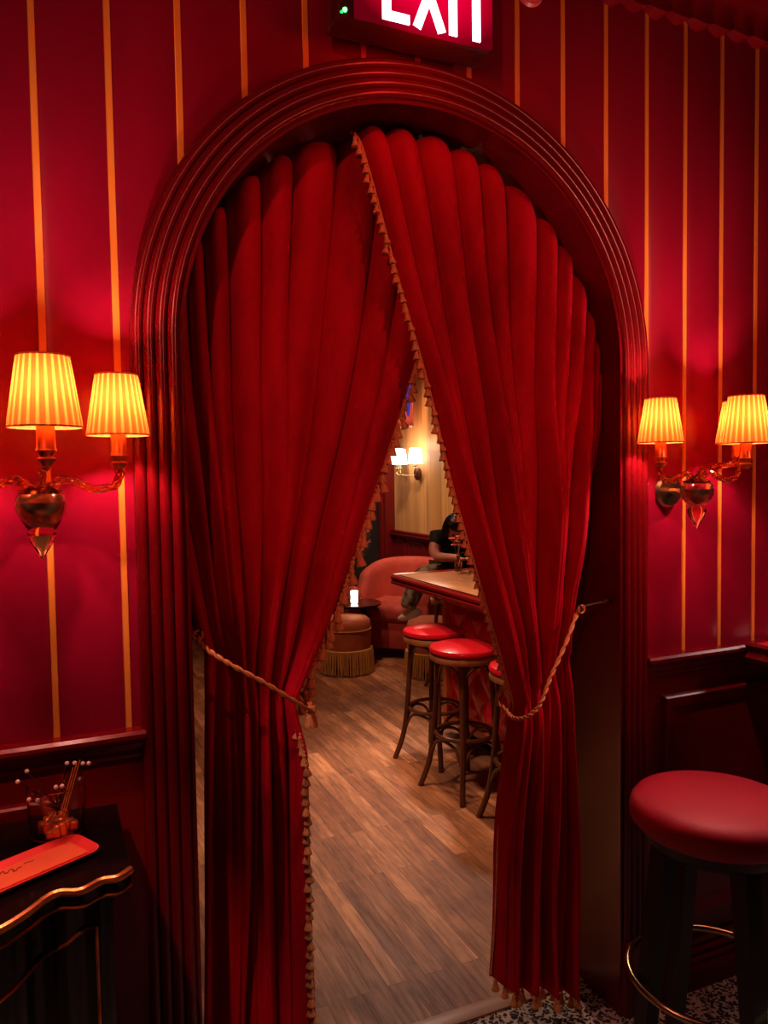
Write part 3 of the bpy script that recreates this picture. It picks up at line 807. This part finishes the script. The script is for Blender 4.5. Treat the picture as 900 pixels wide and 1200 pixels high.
sp_ = [((1.785,1.50), 12, 'red-topped bentwood bar stool in the middle, nearest one seen whole at the bar'),
       ((1.845,1.92), 25, 'red-topped bentwood bar stool farthest along the bar front'),
       ((1.845,1.06), 5, 'bentwood bar stool mostly hidden behind the right curtain edge'),
       ((2.56,3.00), 0, 'bentwood bar stool under the person at the end of the bar')]
for i, ((x, y), rz, lab) in enumerate(sp_):
    o = s0 if i == 0 else copy_tree(s0)
    o.location = (x,y,0); o.rotation_euler = (0,0,math.radians(rz)); tag(o, lab, 'bar stool', 'bentwood bar stools')

# ------------------------------------------------------------------ ottomans with fringe
def ottoman():
    root = empty('ottoman', (0,0,0))
    R = .185
    bm = B(); lathe(bm, [(0,.06),(R-.02,.06),(R-.01,.10),(R,.18),(R,.30),(R,.37),(R-.008,.40),(R-.03,.418),(.10,.428),(0,.430)], 48); link('cushion', bm, M['rust'], root)
    bm = B(); tube(bm, [((R+.002)*math.cos(2*PI*k/48), (R+.002)*math.sin(2*PI*k/48), .335) for k in range(48)], .004, 6, closed=True)
    tube(bm, [((R+.003)*math.cos(2*PI*k/48), (R+.003)*math.sin(2*PI*k/48), .185) for k in range(48)], .006, 6, closed=True); link('piping', bm, M['fringe'], root)
    bm = B(); rn = random.Random(2)
    for k in range(150):
        a = 2*PI*k/150; L = .165+.012*rn.random(); rr = R+.008+.006*rn.random(); w = rn.uniform(-.03,.03)
        tube(bm, spline([(rr*math.cos(a), rr*math.sin(a), .185),((rr+.006)*math.cos(a+w), (rr+.006)*math.sin(a+w), .11),((rr+.018*rn.random()+.002)*math.cos(a+w*.5), (rr+.012)*math.sin(a+w*.5), .185-L)], 3), .0034, 4)
    f = link('fringe', bm, M['fringe'], root); tag(f, kind='stuff')
    return root
o = ottoman(); o.location = (2.065,3.80,0); tag(o, 'rust velvet ottoman with gold fringe in front of the candle table', 'ottoman', 'fringed ottomans')
p = copy_tree(o); p.location = (2.60,3.42,0); tag(p, 'gold fringed ottoman glimpsed behind the farthest bar stool', 'ottoman', 'fringed ottomans')

# ------------------------------------------------------------------ side table and candle
T = Vector((2.24,4.03,0))
root = empty('side_table', T, label='small round dark table with the glowing candle on it', cat='table')
bm = B(); lathe(bm, [(0,.458),(.19,.458),(.20,.464),(.20,.476),(.196,.481),(0,.481)], 48); link('table_top', bm, M['black'], root)
bm = B(); tube(bm, [(.197*math.cos(2*PI*k/48), .197*math.sin(2*PI*k/48), .478) for k in range(48)], .004, 6, closed=True); link('rim', bm, M['brass'], root)
for a in (40, 150, 300):
    c, s = math.cos(math.radians(a)), math.sin(math.radians(a))
    bm = B(); tube(bm, [(c*.11,s*.11,.458),(c*.12,s*.12,.25),(c*.17,s*.17,0)], [.020,.016,.013], 4); link('leg', bm, M['black'], root, angle=20)
root = empty('candle', (2.205,3.985,.482), label='glowing glass votive candle on the small round table', cat='candle')
bm = B(); lathe(bm, [(0,.004),(.026,.004),(.029,.02),(.026,.05),(.030,.10),(.028,.10),(.0,.092)], 24); link('votive_glass', bm, M['flame'], root)

# ------------------------------------------------------------------ armchair
def armchair():
    root = empty('armchair', (2.755,4.255,0), math.radians(-48), label='coral velvet tub armchair with sloping back behind the candle table', cat='armchair')
    # U-shaped shell: from left arm front around the back to right arm front (faces local -y)
    W, D = .31, .33
    path = []
    for i in range(9): path.append((-W, -D+ (D*.9)*i/8, 0, i/8*.25))
    for i in range(1, 25):
        a = PI - PI*i/25; path.append((W*math.cos(a), -D*.1+ (D+.04)*math.sin(a), 0, .25+.5*i/25))
    for i in range(9): path.append((W, -D*.1-(D*.9)*i/8, 0, .75+i/8*.25))
    bm = B(); rings = []
    for idx, (x, y, _, t) in enumerate(path):
        q0 = Vector(path[max(idx-1,0)][:2]); q1 = Vector(path[min(idx+1,len(path)-1)][:2]); d = (q1-q0).normalized(); n_ = Vector((-d.y, d.x))   # outward is left of travel? fixed below
        cc = Vector((x,y)); 
        if n_.dot(cc-Vector((0,-.1))) < 0: n_ = -n_
        s_ = math.sin(PI*min(1,max(0,(t-.08)/.84)))
        h = .50+.26*sm(.05,1.,s_)
        lean = .05*s_
        sec = [(-.045,.26),(-.050,h-.08),(-.042,h-.03),(-.015,h-.003),(.02,h),(.050,h-.018),(.062,h-.05),(.058,h-.12),(.050,.30),(.045,.08),(.0,.07),(-.04,.08)]
        ring = []
        for o_, z in sec:
            p_ = cc+n_*(o_+lean*(z/.8)); ring.append(bm.verts.new((p_.x, p_.y, z)))
        rings.append(ring)
    for a, b in zip(rings, rings[1:]):
        n = len(a)
        for k in range(n): bm.faces.new((a[k],a[(k+1)%n],b[(k+1)%n],b[k]))
    bm.faces.new(rings[0][::-1]); bm.faces.new(rings[-1]); link('backrest', bm, M['coral'], root, angle=60)
    for s in (-1, 1):      # scrolled arm fronts
        bm = B(); box(bm, (s*W-.060,-D-.030,.08), (s*W+.060,-D+.02,.50), .02, 3)
        lathe_bm = lathe(bm, [(0,-.03),(.055,-.03),(.070,-.015),(.070,.02),(0,.03)], 24)
        vs = [v for r in lathe_bm for v in r]; bmesh.ops.rotate(bm, verts=vs, matrix=Matrix.Rotation(PI/2,3,'X')); bmesh.ops.translate(bm, verts=vs, vec=(s*W,-D-.01,.51))
        link('arm_front', bm, M['coral'], root)
    bm = B(); box(bm, (-.27,-.37,.30), (.27,.20,.43), .045, 4); link('seat_cushion', bm, M['coral'], root)
    bm = B(); box(bm, (-.28,-.345,.08), (.28,.24,.31), .02, 2); link('base', bm, M['coral'], root)
    for x, y in ((-.28,-.30),(.28,-.30),(-.20,.22),(.20,.22)):
        bm = B(); lathe(bm, [(.022,.085),(.014,.0)], 10, (x,y,0)); link('leg', bm, M['black'], root)
armchair()

# ------------------------------------------------------------------ far sconce, valance, blue light
def far_sconce():
    root = empty('wall_sconce', (3.2,4.78,1.50), label='brass wall sconce with white shades on the tan panelled wall', cat='wall lamp')
    bm = B(); lathe(bm, [(0,-.06),(.018,-.055),(.034,-.02),(.036,.02),(.022,.055),(0,.06)], 20, (-.03,0,0)); link('wall_plate', bm, M['bentwood'], root)
    for q, (x, y) in enumerate(((-.10,-.10),(-.11,.21),(-.20,.08))):
        bm = B(); tube(bm, spline([(-.04,0,.0),(-.06,y*.4,-.015),(x,y*.85,-.005),(x,y,.03),(x,y,.085)], 6), .0055, 8); link('arm', bm, M['brass'], root)
        bm = B(); lathe(bm, [(.006,.05),(.020,.056),(.014,.062),(.012,.10),(0,.10)], 14, (x,y,0)); link('candle_cup', bm, M['brass'], root)
        pleat_shade(root, (x,y,.165), .070, .052, .14, M['shade_far'], n=24)
        bm = B(); tube(bm, [(x+.069*math.cos(2*PI*k/30), y+.069*math.sin(2*PI*k/30), .125) for k in range(30)], .004, 5, closed=True); link('shade_band', bm, M['rust'], root)
far_sconce()
root = empty('window_valance', (3.03,4.95,1.9), label='dusky red hanging fabric valance with pale hem high by the corner', cat='valance')
bm = B(); g = []
for j in range(12):
    row = []
    for i in range(41):
        t = i/40; y = -.36+.86*t; z = lerp(.03-.05*t+.02*math.sin(PI*t), .80, j/11)
        row.append(bm.verts.new((.02*math.sin(t*26)-.02*t, y, z)))
    g.append(row)
for a, b in zip(g, g[1:]):
    for i in range(40): bm.faces.new((a[i],a[i+1],b[i+1],b[i]))
o = link('drape', bm, M['coral'], root); s = o.modifiers.new('s','SOLIDIFY'); s.thickness = .01
bm = B(); tube(bm, [(.02*math.sin(i/40*26)-.02*i/40-.006, -.36+.86*i/40, .03-.05*i/40+.02*math.sin(PI*i/40)) for i in range(41)], .008, 6); link('hem_trim', bm, M['white'], root)
root = empty('blue_lamp', (2.86,4.32,1.98), label='narrow blue glowing hanging lamp at the top of the curtain gap', cat='lamp')
bm = B(); lathe(bm, [(0,0),(.012,.03),(.024,.12),(.032,.22),(.026,.32),(.010,.38),(0,.39)], 18); link('lamp_glass', bm, M['blue'], root)
bm = B(); tube(bm, [(0,0,.385),(0,0,.77)], .004, 6); link('cord', bm, M['matte_black'], root)

# ------------------------------------------------------------------ the person at the end of the bar
def skin_obj(name, chains, m, parent, lvl=2):
    """chains: lists of (x,y,z,r); a chain may start with an index into existing points"""
    me = bpy.data.meshes.new(name); V = []; E = []; Rr = []
    for ch in chains:
        last = None
        for it in ch:
            if isinstance(it, int): last = it; continue
            V.append(it[:3]); Rr.append(it[3]); 
            if last is not None: E.append((last, len(V)-1))
            last = len(V)-1
    me.from_pydata(V, E, []); me.materials.append(m)
    o = bpy.data.objects.new(name, me); C.objects.link(o); o.parent = parent
    md = o.modifiers.new('skin', 'SKIN'); md.use_smooth_shade = True
    for i, r in enumerate(Rr):
        me.skin_vertices[0].data[i].radius = (r, r) if not isinstance(r, tuple) else r
    me.skin_vertices[0].data[0].use_root = True
    su = o.modifiers.new('sub', 'SUBSURF'); su.levels = lvl; su.render_levels = lvl
    return o
P = Vector((2.56,3.00,0))
root = empty('person', P, label='person with dark hair and black top leaning over the end of the bar', cat='person')
# offsets relative to P. head centre world (2.385,2.84,1.08)
hips = (0,0,.77); 
body = [
 [(0,.02,.82,.10),(-.01,-.01,.88,.105),(-.03,-.07,1.00,.115),(-.05,-.11,1.075,.085),(-.065,-.14,1.12,.042),(-.075,-.165,1.15,.040)],     # 0-5
 [3,(-.17,-.08,1.07,.052),(-.22,-.14,.98,.040),(-.235,-.22,.955,.034),(-.20,-.36,.962,.028),(-.185,-.43,.965,.022)],   # 6-10 left-hand side arm on the counter
 [3,(.09,-.16,1.05,.052),(.16,-.24,.985,.040),(.17,-.36,.955,.036),(.03,-.42,.955,.029),(-.07,-.46,.960,.024),(-.12,-.47,.965,.026)],   # 11-16
 [0,(-.08,-.02,.80,.08),(-.27,-.12,.83,.068),(-.34,-.14,.80,.058),(-.40,-.13,.66,.045),(-.44,-.13,.58,.032)],      # 17-21 crossed leg
 [0,(.08,-.05,.79,.08),(.05,-.30,.74,.062),(.03,-.33,.60,.055),(.02,-.30,.42,.042),(.02,-.28,.30,.032)],
]
b = skin_obj('body', body, M['skin'], root)
b.data.name = 'body'
# head on the neck, tilted down
Hc = Vector((-.085,-.20,1.085))+Vector((0,0,.045))
def head(parent, c):
    bm = B(); bmesh.ops.create_uvsphere(bm, u_segments=28, v_segments=20, radius=1)
    for v in bm.verts:
        x, y, z = v.co; w = 1-.22*max(0,-z)**1.2
        v.co = Vector((x*.068*w, y*.082*(1-.10*max(0,-z)), z*.100))
        if y < -.2 and z < -.3: v.co.y -= .008*(1-abs(x))
        if abs(x) < .22 and y < -.6 and -.35 < z < .15: v.co.y -= .016*(1-abs(x)/.22)*(1-abs(z+.15)/.3)
        if .15 < abs(x) < .5 and y < -.6 and 0 < z < .25: v.co.y += .005
    h = link('head', bm, M['skin'], parent, angle=180); h.location = c; h.rotation_euler = (math.radians(38), math.radians(8), math.radians(-20))
    for s in (-1, 1):
        bm = B(); lathe(bm, [(0,-.004),(.009,-.003),(.010,0),(.009,.003),(0,.004)], 12); bmesh.ops.scale(bm, verts=bm.verts[:], vec=(1,.6,.5)); o = link('eye', bm, M['hair'], h); o.location = (s*.026,-.071,.010)
        bm = B(); bmesh.ops.create_uvsphere(bm, u_segments=10, v_segments=8, radius=1); bmesh.ops.scale(bm, verts=bm.verts[:], vec=(.006,.014,.024)); o = link('ear', bm, M['skin'], h); o.location = (s*.069,.004,-.004)
    bm = B(); bmesh.ops.create_uvsphere(bm, u_segments=12, v_segments=8, radius=1); bmesh.ops.scale(bm, verts=bm.verts[:], vec=(.020,.005,.006)); o = link('mouth', bm, M['coral'], h); o.location = (0,-.078,-.050)
    # hair: bob falling forward at the sides
    bm = B(); bmesh.ops.create_uvsphere(bm, u_segments=36, v_segments=26, radius=1)
    dele = []
    for v in bm.verts:
        x, y, z = v.co
        if y < -.45 and z < .45 and abs(x) < .72: dele.append(v); continue
        dn = max(0, -z); v.co = Vector((x*(.078+.020*dn), y*.094+.004, z*.108-.085*dn**1.1))
        v.co += v.co.normalized()*.004*math.sin(x*31+y*17)
    bmesh.ops.delete(bm, geom=dele, context='VERTS')
    o = link('hair', bm, M['hair'], h, angle=180); s = o.modifiers.new('s','SOLIDIFY'); s.thickness = .012; s.offset = 1
head(root, Hc)
skin_obj('shirt', [
 [(0,.02,.83,.11),(-.01,-.01,.88,.128),(-.03,-.07,1.00,.135),(-.05,-.11,1.07,.095),(-.06,-.13,1.10,.056)],
 [3,(-.17,-.08,1.07,.066),(-.212,-.13,.995,.052)],
 [3,(.09,-.16,1.05,.066),(.155,-.23,.995,.052)]], M['black_cloth'], root)
skin_obj('trousers', [
 [(0,.03,.81,.11),(-.08,-.02,.80,.09),(-.27,-.12,.83,.082),(-.345,-.14,.795,.072),(-.395,-.13,.68,.062),(-.43,-.13,.605,.055)],
 [0,(.08,-.05,.79,.085),(.05,-.30,.74,.080),(.03,-.33,.60,.070),(.02,-.30,.42,.058),(.02,-.28,.34,.052)]], M['camo'], root)
for c, r in (((-.405,-.135,.575),(0,.3,2.6)),((.02,-.30,.285),(0,0,1.57))):
    bm = B(); bmesh.ops.create_uvsphere(bm, u_segments=18, v_segments=12, radius=1)
    for v in bm.verts:
        x, y, z = v.co; v.co = Vector((x*.085, y*.034*(1-.15*x), z*.030*(1 if z < 0 else 1.2-.5*x)))
        v.co.z = max(v.co.z, -.026)
    o = link('shoe', bm, M['white'], root); o.location = c; o.rotation_euler = r
def hand(parent, c, rz, m, flip=1):
    root_h = []
    fi = [(.000,.0,0,.022),(.045*1,0,.004,.026)]
    ch = [[(0,0,0,(.020,.014)),(.03,0,.004,(.028,.014)),(.065,0,.006,(.032,.012))]]
    for k, (dy, L) in enumerate(((-.027,.062),(-.009,.072),(.010,.068),(.027,.052))):
        ch.append([(.060,dy*.85,.006,.0085),(.060+L*.45,dy,.012,.0085),(.060+L*.8,dy*1.05,.004,.0078),(.060+L*.95,dy*1.05,-.010,.0070)])
    ch.append([(.015,-.018*flip,.002,.011),(.035,-.042*flip,.002,.0095),(.060,-.052*flip,-.004,.0080)])
    o = skin_obj('hand', ch, m, parent, 2); o.location = c; o.rotation_euler = (0,0,rz)
    return o
hand(root, (-.185,-.42,.957), math.radians(-105), M['skin'])
hand(root, (-.11,-.47,.957), math.radians(175), M['skin'], -1)
bm = B(); lathe(bm, [(.030,-.030),(.035,-.024),(.036,0),(.035,.024),(.030,.030)], 18, close=False)
o = link('wrist_band', bm, M['black_cloth'], root); o.location = (-.05,-.452,.958); o.rotation_euler = (PI/2,0,math.radians(80)); s = o.modifiers.new('s','SOLIDIFY'); s.thickness = .004
# flowers in a vase at the bar end
root = empty('flower_vase', (2.23,2.34,.919), label='small bud vase of speckled flowers standing on the far end of the bar', cat='vase')
bm = B(); lathe(bm, [(0,0),(.020,0),(.026,.02),(.022,.05),(.011,.075),(.013,.095),(.011,.095),(.009,.075),(0,.02)], 20); link('vase', bm, M['amber_glass'], root)
rn = random.Random(9)
for k in range(7):
    a = rn.uniform(0,2*PI); r = rn.uniform(.01,.045); z = rn.uniform(.14,.23); c = Vector((r*math.cos(a), r*math.sin(a), z))
    bm = B(); tube(bm, spline([(0,0,.03),(c.x*.4,c.y*.4,z*.6),c], 5), .0014, 5); link('stem', bm, M['camo'], root)
    bm = B()
    for q in range(6):
        aa = q*PI/3; w = bmesh.ops.create_uvsphere(bm, u_segments=8, v_segments=6, radius=1)['verts']
        for v in w: v.co = Vector((v.co.x*.013+.011, v.co.y*.008, v.co.z*.004+.004)); 
        bmesh.ops.rotate(bm, verts=w, matrix=Matrix.Rotation(aa,3,'Z')); bmesh.ops.translate(bm, verts=w, vec=c)
    link('blossom', bm, M['coral'], root)

# ------------------------------------------------------------------ lamps and unseen spots
def light(name, kind, loc, energy, col, **k):
    l = bpy.data.lights.new(name, kind); l.energy = energy; l.color = col
    for a, v in k.items(): setattr(l, a, v)
    o = bpy.data.objects.new(name, l); C.objects.link(o); o.location = loc; return o
def aim(o, t): o.rotation_euler = (Vector(t)-o.location).to_track_quat('-Z','Y').to_euler()
for i, b_ in enumerate(bulbs):
    light('sconce_bulb_light', 'POINT', b_, 8.5, (1,.50,.42), shadow_soft_size=.012)
def spot(loc, tgt, e, col, size=60, blend=.6, r=.05):
    o = light('unseen_spot', 'SPOT', loc, e, col, spot_size=math.radians(size), spot_blend=blend, shadow_soft_size=r); aim(o, tgt); return o
# front room
spot((-1.1,-2.6,2.60), (.85,.05,1.95), 88, (1,.24,.16), 36, .9, .06)
spot((2.6,-3.0,2.60), (1.15,.05,1.72), 100, (1,.24,.16), 35, .9, .10)
spot((3.35,-.75,2.35), (1.85,-.15,.4), 40, (1,.76,.70), 50, .8, .24)
spot((-.55,-1.3,2.85), (-.04,-.25,.85), 80, (1,.26,.16), 16, .6, .03)  # added to brighten the tray and gilt edge, no fixture there
# far room
spot((2.25,3.3,2.70), (1.82,1.7,.7), 185, (1,.62,.46), 50, .7, .10)
spot((.9,1.6,2.70), (1.95,1.6,.5), 80, (1,.55,.40), 60, .8, .08)  # added from the left to light the padded bar front
spot((1.36,1.15,2.68), (1.30,1.45,0), 85, (1,.48,.27), 62, .9, .08)
spot((1.4,3.0,2.70), (1.5,2.9,0), 80, (1,.48,.30), 90, .9, .08)
spot((2.2,3.5,2.70), (2.7,4.3,.5), 55, (1,.50,.34), 60, .8, .06)
spot((2.3,3.9,2.70), (3.2,4.6,1.4), 95, (1,.62,.32), 70, .8, .06)
spot((1.8,4.3,2.70), (2.9,5.5,.9), 50, (1,.62,.50), 60, .8, .06)  # added to lift the dark floral back wall
spot((-.8,3.0,2.70), (-.8,3.0,0), 40, (1,.35,.26), 100, .9, .08)
light('candle_light', 'POINT', (2.205,3.92,.60), 1.0, (1,.6,.3), shadow_soft_size=.03)
light('sconce_far_light', 'POINT', (3.04,4.80,1.78), 3.2, (1,.60,.34), shadow_soft_size=.03)
light('exit_sign_light', 'POINT', (.78,-.20,2.40), 1.0, (1,.02,.02), shadow_soft_size=.05)
o = light('green_dot_spot', 'SPOT', (.590,-.140,2.452), 2.5, (0,1,.02), spot_size=math.radians(24), spot_blend=.9, shadow_soft_size=.002); aim(o, (.573,0,2.460))  # added spot that throws the green dot on the wall beside the sign
w = bpy.data.worlds.new('w'); sc.world = w; w.use_nodes = True
w.node_tree.nodes['Background'].inputs[0].default_value = (.35,.01,.01,1); w.node_tree.nodes['Background'].inputs[1].default_value = .02

# ------------------------------------------------------------------ camera
yaw, pit, rol = math.radians(23.7), math.radians(2.8), math.radians(.86)
f = Vector((math.sin(yaw)*math.cos(pit), math.cos(yaw)*math.cos(pit), -math.sin(pit)))
r = Vector((math.cos(yaw), -math.sin(yaw), 0)); u = r.cross(f)
r2 = r*math.cos(rol)-u*math.sin(rol); u2 = u*math.cos(rol)+r*math.sin(rol)
cd = bpy.data.cameras.new('camera'); cd.sensor_fit = 'VERTICAL'; cd.sensor_height = 36; cd.lens = 27; cd.clip_start = .05
cam = bpy.data.objects.new('camera', cd); C.objects.link(cam)
mw = Matrix((( r2.x,u2.x,-f.x,0),(r2.y,u2.y,-f.y,-1.65),(r2.z,u2.z,-f.z,1.5),(0,0,0,1)))
cam.matrix_world = mw
sc.camera = cam
